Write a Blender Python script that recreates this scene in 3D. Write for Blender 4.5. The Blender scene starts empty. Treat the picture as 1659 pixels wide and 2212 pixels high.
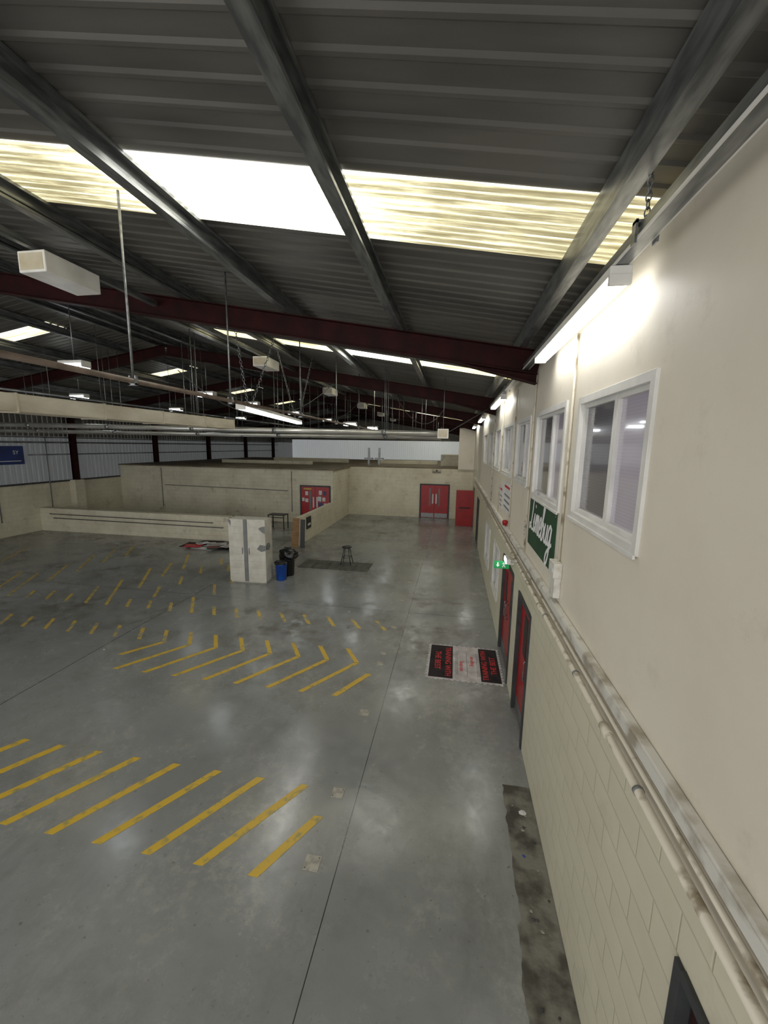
import bpy, bmesh, math, random
from mathutils import Vector, Matrix, noise
random.seed(7)
S=bpy.context.scene
COL=S.collection
# ------------------------------------------------------------ materials
def newmat(name):
    m=bpy.data.materials.new(name); m.use_nodes=True
    nt=m.node_tree; b=nt.nodes['Principled BSDF']
    return m,nt,b
def rgb(r,g,b):
    f=lambda c:(c/255/12.92 if c/255<=.04045 else ((c/255+.055)/1.055)**2.4)
    return (f(r),f(g),f(b),1)
def mat(name,c1,c2=None,scale=3,rough=.5,metal=0,bump=0,stretch=(1,1,1),lo=.35,hi=.65,coat=0,bscale=None,coord='Object',spec=.5):
    m,nt,b=newmat(name)
    b.inputs['Roughness'].default_value=rough; b.inputs['Metallic'].default_value=metal
    b.inputs['Coat Weight'].default_value=coat; b.inputs['Specular IOR Level'].default_value=spec
    if c2 is None: c2=tuple(x*.85 for x in c1[:3])+(1,)
    tc=nt.nodes.new('ShaderNodeTexCoord'); mp=nt.nodes.new('ShaderNodeMapping'); mp.inputs['Scale'].default_value=stretch
    n=nt.nodes.new('ShaderNodeTexNoise'); n.inputs['Scale'].default_value=scale; n.inputs['Detail'].default_value=6
    r=nt.nodes.new('ShaderNodeValToRGB'); r.color_ramp.elements[0].position=lo; r.color_ramp.elements[1].position=hi
    r.color_ramp.elements[0].color=c2; r.color_ramp.elements[1].color=c1
    src=tc.outputs['Object']
    if coord=='World':
        g=nt.nodes.new('ShaderNodeNewGeometry'); src=g.outputs['Position']
    nt.links.new(src,mp.inputs[0]); nt.links.new(mp.outputs[0],n.inputs['Vector'])
    nt.links.new(n.outputs['Fac'],r.inputs[0]); nt.links.new(r.outputs[0],b.inputs['Base Color'])
    if bump:
        bp=nt.nodes.new('ShaderNodeBump'); bp.inputs['Strength'].default_value=bump; bp.inputs['Distance'].default_value=.01
        n2=nt.nodes.new('ShaderNodeTexNoise'); n2.inputs['Scale'].default_value=bscale or scale*6
        nt.links.new(tc.outputs['Object'],n2.inputs['Vector'])
        nt.links.new(n2.outputs['Fac'],bp.inputs['Height']); nt.links.new(bp.outputs[0],b.inputs['Normal'])
    return m
def emat(name,c,strength):
    m,nt,b=newmat(name)
    b.inputs['Base Color'].default_value=c
    b.inputs['Emission Color'].default_value=c; b.inputs['Emission Strength'].default_value=strength
    return m
M={}
M['galv']=mat('galvanised_steel',rgb(150,152,152),rgb(105,108,110),6,.38,.75,stretch=(3,.6,3))
M['silver']=mat('bright_silver_pipe',rgb(200,200,196),rgb(160,160,156),4,.3,.6,stretch=(.3,1,1))
M['maroon']=mat('maroon_painted_steel',rgb(46,11,11),rgb(30,7,7),4,.6,spec=.15)
M['dark']=mat('dark_grey_paint',rgb(62,64,66),rgb(48,50,52),5,.5)
M['black']=mat('black_plastic',rgb(22,22,24),rgb(12,12,14),5,.4)
M['white']=mat('white_plastic',rgb(225,224,220),rgb(205,204,200),3,.4)
M['dirtywhite']=mat('dirty_white_trunking',rgb(212,210,202),rgb(160,152,136),5,.45,stretch=(1,1,1),lo=.32,hi=.5,coord='World')
M['pipe']=mat('cream_painted_pipe',rgb(206,199,182),rgb(140,128,106),7,.4,lo=.34,hi=.46,coord='World')
M['red']=mat('red_door_paint',rgb(172,14,26),rgb(146,10,20),3,.35)
M['blue']=mat('blue_plastic',rgb(15,75,165),rgb(10,55,130),3,.35)
M['duct']=mat('cream_duct_metal',rgb(205,198,180),rgb(170,160,138),3,.4,stretch=(1,.4,1))
M['yellow']=mat('yellow_line_paint',rgb(206,172,60),rgb(152,144,98),9,.4,lo=.32,hi=.47,coord='World')
M['yellow2']=mat('worn_yellow_line_paint',rgb(196,168,76),rgb(138,138,124),5,.4,lo=.40,hi=.52,coord='World')
M['wood']=mat('plywood',rgb(160,124,82),rgb(128,94,58),2,.6,stretch=(1,1,6))
M['bag']=mat('black_polythene',rgb(20,20,22),rgb(8,8,9),5,.25,bump=.5)
M['brown']=mat('brown_grey_pipe',rgb(112,98,86),rgb(84,72,62),6,.4)
M['green']=mat('green_banner_fabric',rgb(34,76,46),rgb(22,56,34),3,.6)
M['signgreen']=emat('exit_sign_green',rgb(10,120,60),.3)
M['signblue']=mat('sign_blue',rgb(28,52,120),rgb(22,42,100),2,.4)
M['paper']=mat('paper',rgb(225,225,225),rgb(205,205,208),3,.7)
M['textwhite']=mat('white_lettering',rgb(240,240,240),rgb(230,230,230),3,.6)
M['textred']=mat('red_lettering',rgb(205,24,36),rgb(185,20,30),3,.5)
M['textblack']=mat('black_lettering',rgb(20,20,20),rgb(15,15,15),3,.5)
M['matgrey']=mat('rubber_mat_grey',rgb(96,98,90),rgb(58,60,56),6,.75,bump=.3,coord='World')
M['matlight']=mat('light_printed_mat',rgb(208,205,204),rgb(172,168,168),5,.6)
M['matdark']=mat('dark_printed_mat',rgb(22,17,20),rgb(48,42,46),4,.65,spec=.2)
M['cab']=mat('white_cabinet_paint',rgb(208,206,196),rgb(186,182,170),3,.4)
M['tape']=mat('grey_tape',rgb(125,127,127),rgb(108,110,110),4,.5)
M['lid']=mat('board_roof',rgb(130,118,98),rgb(96,86,68),1.5,.7)
M['tube']=emat('lit_fluorescent',(1,1,.97,1),6.5)
M['tube2']=emat('lit_lamp',(.93,.98,1,1),8)
M['plate']=mat('worn_metal_cover',rgb(176,173,162),rgb(122,118,106),12,.4,lo=.3,hi=.6)
M['debris']=mat('broken_screed',rgb(124,122,113),rgb(76,73,67),4,.6,bump=1,lo=.38,hi=.58,bscale=14,spec=.3)

def wallmat(name,c1,c2,block_below=None,axis='Y',grime=.35,tintc=(.93,.94,.86,1)):
    m,nt,b=newmat(name); b.inputs['Roughness'].default_value=.5
    N=nt.nodes.new; L=nt.links.new
    tc=N('ShaderNodeTexCoord'); sp=N('ShaderNodeSeparateXYZ'); L(tc.outputs['Object'],sp.inputs[0])
    cb=N('ShaderNodeCombineXYZ'); L(sp.outputs[axis],cb.inputs['X']); L(sp.outputs['Z'],cb.inputs['Y'])
    n=N('ShaderNodeTexNoise'); n.inputs['Scale'].default_value=.9; n.inputs['Detail'].default_value=8; n.inputs['Roughness'].default_value=.65
    L(tc.outputs['Object'],n.inputs['Vector'])
    r=N('ShaderNodeValToRGB'); r.color_ramp.elements[0].position=.3; r.color_ramp.elements[1].position=.6
    r.color_ramp.elements[0].color=c2; r.color_ramp.elements[1].color=c1; L(n.outputs['Fac'],r.inputs[0])
    g=N('ShaderNodeTexNoise'); g.inputs['Scale'].default_value=1.7; g.inputs['Detail'].default_value=12; g.inputs['Roughness'].default_value=.75
    L(tc.outputs['Object'],g.inputs['Vector'])
    gr=N('ShaderNodeMapRange'); L(g.outputs['Fac'],gr.inputs[0]); gr.inputs[1].default_value=.56; gr.inputs[2].default_value=.72; gr.inputs[3].default_value=0; gr.inputs[4].default_value=grime
    gm=N('ShaderNodeMix'); gm.data_type='RGBA'; L(gr.outputs[0],gm.inputs[0]); L(r.outputs[0],gm.inputs[6]); gm.inputs[7].default_value=rgb(120,108,86)
    br=N('ShaderNodeTexBrick'); br.inputs['Scale'].default_value=1; br.inputs['Brick Width'].default_value=.45; br.inputs['Row Height'].default_value=.225
    br.inputs['Mortar Size'].default_value=.008; br.inputs['Mortar Smooth'].default_value=.6; br.offset=.5
    br.inputs['Color1'].default_value=(1,1,1,1); br.inputs['Color2'].default_value=(.97,.97,.97,1); br.inputs['Mortar'].default_value=(.84,.83,.80,1)
    L(cb.outputs[0],br.inputs['Vector'])
    lt=N('ShaderNodeMath'); lt.operation='LESS_THAN'; L(sp.outputs['Z'],lt.inputs[0]); lt.inputs[1].default_value=block_below
    mx=N('ShaderNodeMix'); mx.data_type='RGBA'; mx.blend_type='MULTIPLY'
    L(lt.outputs[0],mx.inputs[0])
    tint=N('ShaderNodeMix'); tint.data_type='RGBA'; tint.blend_type='MULTIPLY'; L(lt.outputs[0],tint.inputs[0]); L(gm.outputs[2],tint.inputs[6]); tint.inputs[7].default_value=tintc
    L(tint.outputs[2],mx.inputs[6])
    L(br.outputs['Color'],mx.inputs[7]); L(mx.outputs[2],b.inputs['Base Color'])
    mul=N('ShaderNodeMath'); mul.operation='MULTIPLY'; L(br.outputs['Fac'],mul.inputs[0]); L(lt.outputs[0],mul.inputs[1])
    bp=N('ShaderNodeBump'); bp.invert=True; bp.inputs['Strength'].default_value=.5; bp.inputs['Distance'].default_value=.008
    L(mul.outputs[0],bp.inputs['Height']); L(bp.outputs[0],b.inputs['Normal'])
    return m
M['wallR']=wallmat('cream_plaster_over_block',rgb(224,217,202),rgb(216,208,192),2.45,'Y',.22,(.90,.92,.84,1))
M['wallC']=wallmat('cream_blockwork',rgb(230,224,210),rgb(208,200,184),6,'X',.6)
M['wallCY']=wallmat('cream_blockwork_side',rgb(230,224,210),rgb(208,200,184),6,'Y',.6)

def floormat():
    m,nt,b=newmat('grey_painted_concrete'); N=nt.nodes.new; L=nt.links.new
    tc=N('ShaderNodeTexCoord')
    def nz(s,d=8,ro=.6,st=(1,1,1),off=(0,0,0)):
        mp=N('ShaderNodeMapping'); mp.inputs['Scale'].default_value=st; mp.inputs['Location'].default_value=off; L(tc.outputs['Object'],mp.inputs[0])
        n=N('ShaderNodeTexNoise'); n.inputs['Scale'].default_value=s; n.inputs['Detail'].default_value=d; n.inputs['Roughness'].default_value=ro; L(mp.outputs[0],n.inputs['Vector']); return n
    def ramp(src,p0,c0,p1,c1):
        r=N('ShaderNodeValToRGB'); r.color_ramp.elements[0].position=p0; r.color_ramp.elements[1].position=p1
        r.color_ramp.elements[0].color=c0; r.color_ramp.elements[1].color=c1; L(src,r.inputs[0]); return r
    def mul(*xs):
        cur=xs[0]
        for x in xs[1:]:
            q=N('ShaderNodeMath'); q.operation='MULTIPLY'; L(cur,q.inputs[0])
            if isinstance(x,float): q.inputs[1].default_value=x
            else: L(x,q.inputs[1])
            cur=q.outputs[0]
        return cur
    def blend(fac,a,col):
        x=N('ShaderNodeMix'); x.data_type='RGBA'; L(fac,x.inputs[0]); L(a,x.inputs[6]); x.inputs[7].default_value=col; return x.outputs[2]
    W=(0,0,0,1); O=(1,1,1,1)
    base=ramp(nz(.35,7,.65).outputs['Fac'],.3,rgb(126,129,128),.7,rgb(144,147,146)).outputs[0]
    sp=N('ShaderNodeSeparateXYZ'); L(tc.outputs['Object'],sp.inputs[0])
    def mrange(src,a,b_,c,d):
        r=N('ShaderNodeMapRange'); L(src,r.inputs[0]); r.inputs[1].default_value=a; r.inputs[2].default_value=b_; r.inputs[3].default_value=c; r.inputs[4].default_value=d; return r.outputs[0]
    far=mrange(sp.outputs['Y'],5.5,8.5,.28,1)
    st=mul(ramp(nz(.42,10,.72).outputs['Fac'],.45,W,.58,O).outputs[0],ramp(nz(3.0,9,.8,off=(4,2,0)).outputs['Fac'],.42,W,.58,O).outputs[0],far,.85)
    c=blend(st,base,rgb(80,75,62))
    sc=mul(ramp(nz(.6,9,.7,off=(9,5,1)).outputs['Fac'],.50,W,.63,O).outputs[0],ramp(nz(6,9,.8,off=(1,7,0)).outputs['Fac'],.46,W,.58,O).outputs[0],.5)
    c=blend(sc,c,rgb(172,172,164))
    spk=mul(ramp(nz(14,4,.6).outputs['Fac'],.66,W,.70,O).outputs[0],.5)
    c=blend(spk,c,rgb(70,70,66))
    sm=mul(ramp(nz(1.0,7,.65,st=(1,.3,1),off=(3,3,0)).outputs['Fac'],.56,W,.72,O).outputs[0],.42)
    c=blend(sm,c,rgb(86,86,80))
    def line(out,pos,w):
        s=N('ShaderNodeMath'); s.operation='SUBTRACT'; L(out,s.inputs[0]); s.inputs[1].default_value=pos
        ab=N('ShaderNodeMath'); ab.operation='ABSOLUTE'; L(s.outputs[0],ab.inputs[0])
        l=N('ShaderNodeMath'); l.operation='LESS_THAN'; L(ab.outputs[0],l.inputs[0]); l.inputs[1].default_value=w; return l
    for l in [line(sp.outputs['X'],-1.04,.005),line(sp.outputs['X'],-7.36,.008),line(sp.outputs['X'],-13.7,.008),line(sp.outputs['Y'],10.2,.006)]:
        c=blend(l.outputs[0],c,rgb(55,55,52))
    L(c,b.inputs['Base Color'])
    rb=mrange(nz(1.1,10,.78,off=(2,2,2)).outputs['Fac'],.38,.62,.10,.30)
    ad=N('ShaderNodeMath'); ad.operation='ADD'; L(rb,ad.inputs[0]); L(mul(st,.25),ad.inputs[1]); L(ad.outputs[0],b.inputs['Roughness'])
    b.inputs['Specular IOR Level'].default_value=.75
    bp=N('ShaderNodeBump'); bp.inputs['Strength'].default_value=.24; bp.inputs['Distance'].default_value=.01
    L(nz(3.0,9,.7).outputs['Fac'],bp.inputs['Height']); L(bp.outputs[0],b.inputs['Normal'])
    return m
M['floor']=floormat()
def skymat(name,lo,gain,clear):
    m,nt,b=newmat(name); N=nt.nodes.new; L=nt.links.new
    tc=N('ShaderNodeTexCoord'); mp=N('ShaderNodeMapping'); mp.inputs['Scale'].default_value=(.7,12,.01); L(tc.outputs['Object'],mp.inputs[0])
    n=N('ShaderNodeTexNoise'); n.inputs['Scale'].default_value=1.3; n.inputs['Detail'].default_value=8; n.inputs['Roughness'].default_value=.75; L(mp.outputs[0],n.inputs['Vector'])
    sp=N('ShaderNodeSeparateXYZ'); L(tc.outputs['Object'],sp.inputs[0])
    # brighter, whiter glow painted in along one stretch of the strip
    s=N('ShaderNodeMath'); s.operation='ADD'; L(sp.outputs['X'],s.inputs[0]); s.inputs[1].default_value=1.9
    ab=N('ShaderNodeMath'); ab.operation='ABSOLUTE'; L(s.outputs[0],ab.inputs[0])
    cl=N('ShaderNodeMapRange'); L(ab.outputs[0],cl.inputs[0]); cl.inputs[1].default_value=.2; cl.inputs[2].default_value=1.7; cl.inputs[3].default_value=clear; cl.inputs[4].default_value=-.01
    ad=N('ShaderNodeMath'); ad.operation='ADD'; L(n.outputs['Fac'],ad.inputs[0]); L(cl.outputs[0],ad.inputs[1])
    w=N('ShaderNodeTexWave'); w.bands_direction='Y'; w.inputs['Scale'].default_value=3.14; w.inputs['Distortion'].default_value=.4; L(tc.outputs['Object'],w.inputs['Vector'])
    wm=N('ShaderNodeMapRange'); L(w.outputs['Fac'],wm.inputs[0]); wm.inputs[3].default_value=-.08; wm.inputs[4].default_value=.08  # rib shading painted into the glow as darker bands
    ad2=N('ShaderNodeMath'); ad2.operation='ADD'; L(ad.outputs[0],ad2.inputs[0]); L(wm.outputs[0],ad2.inputs[1])
    r=N('ShaderNodeValToRGB'); L(ad2.outputs[0],r.inputs[0])
    e=r.color_ramp.elements; e[0].position=.34; e[0].color=(.58,.48,.22,1); e[1].position=.8; e[1].color=(1,.99,.92,1)
    x=r.color_ramp.elements.new(.56); x.color=(.95,.88,.56,1)
    v=N('ShaderNodeMapRange'); L(ad2.outputs[0],v.inputs[0]); v.inputs[1].default_value=.28; v.inputs[2].default_value=.95
    pw=N('ShaderNodeMath'); pw.operation='POWER'; L(v.outputs[0],pw.inputs[0]); pw.inputs[1].default_value=2.2
    ma=N('ShaderNodeMath'); ma.operation='MULTIPLY_ADD'; L(pw.outputs[0],ma.inputs[0]); ma.inputs[1].default_value=gain; ma.inputs[2].default_value=lo
    L(r.outputs[0],b.inputs['Emission Color']); L(ma.outputs[0],b.inputs['Emission Strength']); b.inputs['Base Color'].default_value=(.3,.28,.2,1)
    return m
M['sky']=skymat('weathered_rooflight',.22,3.6,.36)
M['sky2']=skymat('bright_rooflight',.8,7.0,.3)
M['roof']=mat('grey_roof_sheet',rgb(112,110,104),rgb(86,85,82),1.2,.42,.4,stretch=(.4,2,1))
M['clad']=mat('translucent_wall_cladding',rgb(135,139,142),rgb(110,114,118),2,.5,stretch=(1,4,.3))
M['clad'].node_tree.nodes['Principled BSDF'].inputs['Emission Color'].default_value=(.85,.88,.9,1)
M['clad'].node_tree.nodes['Principled BSDF'].inputs['Emission Strength'].default_value=.03
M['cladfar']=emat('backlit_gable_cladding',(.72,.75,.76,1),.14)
def blindmat(name,c1,c2):
    m,nt,b=newmat(name); N=nt.nodes.new; L=nt.links.new; b.inputs['Roughness'].default_value=.12
    tc=N('ShaderNodeTexCoord'); w=N('ShaderNodeTexWave'); w.bands_direction='Z'; w.inputs['Scale'].default_value=13; L(tc.outputs['Object'],w.inputs['Vector'])
    r=N('ShaderNodeValToRGB'); r.color_ramp.elements[0].color=c2; r.color_ramp.elements[1].color=c1; L(w.outputs['Color'],r.inputs[0]); L(r.outputs[0],b.inputs['Base Color'])
    b.inputs['Coat Weight'].default_value=.6
    return m
M['paneL']=blindmat('glass_with_blind',rgb(190,184,198),rgb(185,179,193))
M['paneD']=blindmat('dark_glass_with_blind',rgb(112,110,118),rgb(107,105,113))
# ------------------------------------------------------------ builders
def addobj(name,me,mats,loc=(0,0,0)):
    o=bpy.data.objects.new(name,me); o.location=loc
    for m in (mats if isinstance(mats,(list,tuple)) else [mats]): me.materials.append(m)
    COL.objects.link(o); return o
def top(o,label,cat,group=None,kind=None):
    o['label']=label; o['category']=cat
    if group: o['group']=group
    if kind: o['kind']=kind
    return o
def struct(o,label=None):
    o['kind']='structure'
    if label: o['label']=label; 
    return o
def par(c,p,label=None):
    c.parent=p; c.matrix_parent_inverse=Matrix.Translation(-Vector(p.location))
    if label: c['label']=label
    return c
def empty(name,loc):
    o=bpy.data.objects.new(name,None); o.location=loc; o.empty_display_size=.2; COL.objects.link(o); return o
def bm_box(bm,x0,x1,y0,y1,z0,z1):
    vs=[bm.verts.new(p) for p in((x0,y0,z0),(x1,y0,z0),(x1,y1,z0),(x0,y1,z0),(x0,y0,z1),(x1,y0,z1),(x1,y1,z1),(x0,y1,z1))]
    for f in((3,2,1,0),(4,5,6,7),(0,1,5,4),(1,2,6,5),(2,3,7,6),(3,0,4,7)): bm.faces.new([vs[i] for i in f])
def boxes(name,lst,m,bevel=0,origin=None):
    if origin is None:
        xs=[v for q in lst for v in q[:2]]; ys=[v for q in lst for v in q[2:4]]; zs=[v for q in lst for v in q[4:]]
        origin=((min(xs)+max(xs))/2,(min(ys)+max(ys))/2,min(zs))
    bm=bmesh.new(); ox,oy,oz=origin
    for q in lst: bm_box(bm,q[0]-ox,q[1]-ox,q[2]-oy,q[3]-oy,q[4]-oz,q[5]-oz)
    if bevel: bmesh.ops.bevel(bm,geom=bm.edges[:],offset=bevel,segments=2,affect='EDGES',profile=.5)
    me=bpy.data.meshes.new(name); bm.to_mesh(me); bm.free()
    return addobj(name,me,m,origin)
def box(name,x0,x1,y0,y1,z0,z1,m,bevel=0,origin=None): return boxes(name,[(x0,x1,y0,y1,z0,z1)],m,bevel,origin)
def tube(name,pts,r,m,seg=12,origin=None,caps=True):
    pts=[Vector(p) for p in pts]; o=Vector(origin) if origin else pts[-1].copy()
    bm=bmesh.new(); rings=[]
    prevn=None
    for i,p in enumerate(pts):
        if i==0: t=pts[1]-pts[0]
        elif i==len(pts)-1: t=pts[-1]-pts[-2]
        else: t=(pts[i+1]-p).normalized()+(p-pts[i-1]).normalized()
        t.normalize()
        if prevn is None: prevn=t.orthogonal().normalized()
        n=(prevn-t*prevn.dot(t)).normalized(); prevn=n; bb=t.cross(n)
        rr=r[i] if isinstance(r,(list,tuple)) else r
        rings.append([bm.verts.new(p-o+n*rr*math.cos(a)+bb*rr*math.sin(a)) for a in [2*math.pi*k/seg for k in range(seg)]])
    for a,b in zip(rings,rings[1:]):
        for k in range(seg):
            f=bm.faces.new((a[k],a[(k+1)%seg],b[(k+1)%seg],b[k])); f.smooth=True
    if caps: bm.faces.new(rings[0][::-1]); bm.faces.new(rings[-1])
    me=bpy.data.meshes.new(name); bm.to_mesh(me); bm.free()
    return addobj(name,me,m,o)
def bendpts(pts,rad=.08,n=5):
    pts=[Vector(p) for p in pts]; out=[pts[0]]
    for i in range(1,len(pts)-1):
        a=(pts[i-1]-pts[i]).normalized(); b=(pts[i+1]-pts[i]).normalized()
        p0=pts[i]+a*rad; p1=pts[i]+b*rad
        for k in range(n+1):
            t=k/n; out.append(p0*(1-t)**2+pts[i]*2*t*(1-t)+p1*t*t)
    out.append(pts[-1]); return out
def lathe(name,prof,m,loc,seg=32):
    bm=bmesh.new(); rings=[]
    for r,z in prof: rings.append([bm.verts.new((r*math.cos(2*math.pi*k/seg),r*math.sin(2*math.pi*k/seg),z)) for k in range(seg)])
    for a,b in zip(rings,rings[1:]):
        for k in range(seg):
            f=bm.faces.new((a[k],a[(k+1)%seg],b[(k+1)%seg],b[k])); f.smooth=True
    bm.faces.new(rings[0][::-1]); bm.faces.new(rings[-1])
    me=bpy.data.meshes.new(name); bm.to_mesh(me); bm.free(); return addobj(name,me,m,loc)
def extr(name,prof,A,B,up,m,origin=None):
    A=Vector(A);B=Vector(B); t=(B-A).normalized(); up=Vector(up); side=t.cross(up).normalized(); up=side.cross(t).normalized()
    o=Vector(origin) if origin else A
    bm=bmesh.new()
    r=[[bm.verts.new(P-o+side*s+up*u) for s,u in prof] for P in (A,B)]
    n=len(prof)
    for k in range(n): bm.faces.new((r[0][k],r[0][(k+1)%n],r[1][(k+1)%n],r[1][k]))
    bm.faces.new(r[0][::-1]); bm.faces.new(r[1]); bmesh.ops.recalc_face_normals(bm,faces=bm.faces[:])
    me=bpy.data.meshes.new(name); bm.to_mesh(me); bm.free(); return addobj(name,me,m,o)
def iprof(h,w,tf=.014,tw=.01):
    return [(-w/2,0),(w/2,0),(w/2,tf),(tw/2,tf),(tw/2,h-tf),(w/2,h-tf),(w/2,h),(-w/2,h),(-w/2,h-tf),(-tw/2,h-tf),(-tw/2,tf),(-w/2,tf)]
def text(name,body,size,loc,R,U,m,parent=None,shear=0,off=0,sx=1):
    c=bpy.data.curves.new(name,'FONT'); c.body=body; c.size=size; c.extrude=.001; c.align_x='CENTER'; c.align_y='CENTER'; c.shear=shear; c.offset=off
    tmp=bpy.data.objects.new('tmp',c); COL.objects.link(tmp)
    dg=bpy.context.evaluated_depsgraph_get(); dg.update()
    me=bpy.data.meshes.new_from_object(tmp.evaluated_get(dg)); bpy.data.objects.remove(tmp)
    R=Vector(R);U=Vector(U);Nn=R.cross(U)
    rot=Matrix((R,U,Nn)).transposed().to_4x4()@Matrix.Diagonal((sx,1,1,1))
    me.transform(rot); me.materials.clear()
    o=addobj(name,me,m,loc)
    if parent: par(o,parent)
    return o
def script_text(name,strokes,adv,size,w,loc,R,U,m,parent,shear=.3):
    """hand-written lettering: each stroke is a smoothed ribbon"""
    R=Vector(R);U=Vector(U);Nn=R.cross(U); bm=bmesh.new()
    tot=sum(adv); x0=-tot/2
    for letter,a in zip(strokes,adv):
        for st in letter:
            P=[Vector((x0+x+shear*y,y)) for x,y in st]; pts=[]
            Q=[P[0]]+P+[P[-1]]
            for i in range(1,len(Q)-2):
                for k in range(6):
                    t=k/6; p0,p1,p2,p3=Q[i-1:i+3]
                    pts.append(.5*((2*p1)+(p2-p0)*t+(2*p0-5*p1+4*p2-p3)*t*t+(3*p1-p0-3*p2+p3)*t**3))
            pts.append(P[-1]); prev=None
            for i,p in enumerate(pts):
                d=(pts[min(i+1,len(pts)-1)]-pts[max(i-1,0)]); d.normalize(); nn=Vector((-d.y,d.x))
                ww=w*(.7+.5*abs(d.y))
                pr=[]
                for s in(-1,1):
                    q=(p+nn*ww*s)*size; pr.append(bm.verts.new(R*q.x+U*q.y+Nn*(.001+.00003*i)))
                if prev: bm.faces.new((prev[0],pr[0],pr[1],prev[1]))
                prev=pr
        x0+=a
    me=bpy.data.meshes.new(name); bm.to_mesh(me); bm.free(); o=addobj(name,me,m,loc); par(o,parent); return o
def copy_thing(root,delta,group=None):
    n=root.copy(); n.location=root.location+Vector(delta); COL.objects.link(n)
    def rec(a,b):
        for ch in [c for c in bpy.data.objects if c.parent==a]:
            k=ch.copy(); k.parent=b; k.matrix_parent_inverse=ch.matrix_parent_inverse.copy(); COL.objects.link(k); rec(ch,k)
    rec(root,n)
    return n
def chain(name,A,B,m,link=.05,r=.004):
    A=Vector(A);B=Vector(B); L=(B-A).length; n=max(2,int(L/(link*.75))); t=(B-A).normalized(); s=t.orthogonal().normalized(); q=t.cross(s)
    bm=bmesh.new(); seg=12; ms=5
    for i in range(n):
        c=A+t*(L*(i+.5)/n); e=s if i%2 else q; nn=t.cross(e); rings=[]
        for k in range(seg):
            a=2*math.pi*k/seg; d=t*math.cos(a)*link*.5+e*math.sin(a)*link*.28; dn=(t*math.cos(a)+e*math.sin(a)).normalized()
            rings.append([bm.verts.new(c-B+d+dn*r*math.cos(2*math.pi*j/ms)+nn*r*math.sin(2*math.pi*j/ms)) for j in range(ms)])
        for k in range(seg):
            a,b=rings[k],rings[(k+1)%seg]
            for j in range(ms): bm.faces.new((a[j],a[(j+1)%ms],b[(j+1)%ms],b[j]))
    me=bpy.data.meshes.new(name); bm.to_mesh(me); bm.free(); return addobj(name,me,m,B)
def gridwall(name,axis,pos,thick,a0,a1,z0,z1,holes,m):
    A=sorted({a0,a1}|{h[i] for h in holes for i in(0,1)}); Z=sorted({z0,z1}|{h[i] for h in holes for i in(2,3)})
    bm=bmesh.new()
    def solid(i,j):
        if i<0 or j<0 or i>=len(A)-1 or j>=len(Z)-1: return False
        ca=(A[i]+A[i+1])/2; cz=(Z[j]+Z[j+1])/2
        return not any(h[0]<ca<h[1] and h[2]<cz<h[3] for h in holes)
    def P(a,t,z): return (pos+t*thick,a,z) if axis=='Y' else (a,pos+t*thick,z)
    def quad(*ps): bm.faces.new([bm.verts.new(p) for p in ps])
    for i in range(len(A)-1):
        for j in range(len(Z)-1):
            if not solid(i,j): continue
            a,b=A[i],A[i+1];c,d=Z[j],Z[j+1]
            for t in(0,1): quad(P(a,t,c),P(b,t,c),P(b,t,d),P(a,t,d))
            if not solid(i-1,j): quad(P(a,0,c),P(a,1,c),P(a,1,d),P(a,0,d))
            if not solid(i+1,j): quad(P(b,0,c),P(b,1,c),P(b,1,d),P(b,0,d))
            if not solid(i,j-1): quad(P(a,0,c),P(a,1,c),P(b,1,c),P(b,0,c))
            if not solid(i,j+1): quad(P(a,0,d),P(a,1,d),P(b,1,d),P(b,0,d))
    bmesh.ops.remove_doubles(bm,verts=bm.verts[:],dist=1e-4); bmesh.ops.recalc_face_normals(bm,faces=bm.faces[:])
    me=bpy.data.meshes.new(name); bm.to_mesh(me); bm.free(); return addobj(name,me,m)
# ------------------------------------------------------------ shell
YN,YF=-3.0,48.4
XL,XR=-20.0,1.15
RIDGE=-9.43
def roofz(X): return 6.0+.165*(1.15-X) if X>=RIDGE else 6.0+.165*(1.15-RIDGE)-.165*(RIDGE-X)
fl=box('floor',XL-.2,XR+.3,YN,YF,-.2,0,M['floor'],origin=(0,0,0)); struct(fl,'worn glossy grey painted concrete floor')
wins=[(2.70,4.15,3.77,4.84),(4.64,6.2,3.73,4.87),(6.7,8.1,3.82,4.87),(8.55,10.2,3.83,4.88),(10.8,12.2,3.83,4.88),(12.8,14.3,3.83,4.88),(15.2,16.7,3.83,4.88)]
lowwins=[(9.65,10.95,.75,1.95),(12.2,13.8,.75,1.95)]
doors=[(.85,1.76,0,2.03),(5.6,6.65,0,2.08),(7.3,8.82,0,2.14),(18.0,19.4,0,2.1)]
wr=gridwall('wall_right','Y',XR,.25,YN,YF,0,5.85,wins+lowwins+doors,M['wallR']); struct(wr,'cream painted wall, plaster above blockwork')
wl=gridwall('wall_left','Y',XL,-.25,YN,YF,0,2.32,[],M['wallCY']); struct(wl,'cream painted blockwork base wall')
def ribbed_wall(name,axis,pos,a0,a1,z0,zf,m,pitch=.25,dep=.035):
    bm=bmesh.new(); a=a0; pr=[]
    while a<a1:
        for da,dd in((0,0),(.4*pitch,0),(.5*pitch,dep),(.9*pitch,dep)): pr.append((a+da,dd))
        a+=pitch
    pr.append((min(a,a1),0)); v=[]
    for q,d in pr:
        q=min(q,a1); z1=zf(q)
        p=[(pos+d,q),(pos+d,q)] if axis=='Y' else [(q,pos-d)]*2
        v.append((bm.verts.new((p[0][0],p[0][1],z0)),bm.verts.new((p[0][0],p[0][1],z1))))
    for s,t in zip(v,v[1:]): bm.faces.new((s[0],t[0],t[1],s[1]))
    me=bpy.data.meshes.new(name); bm.to_mesh(me); bm.free(); return addobj(name,me,m)
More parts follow.
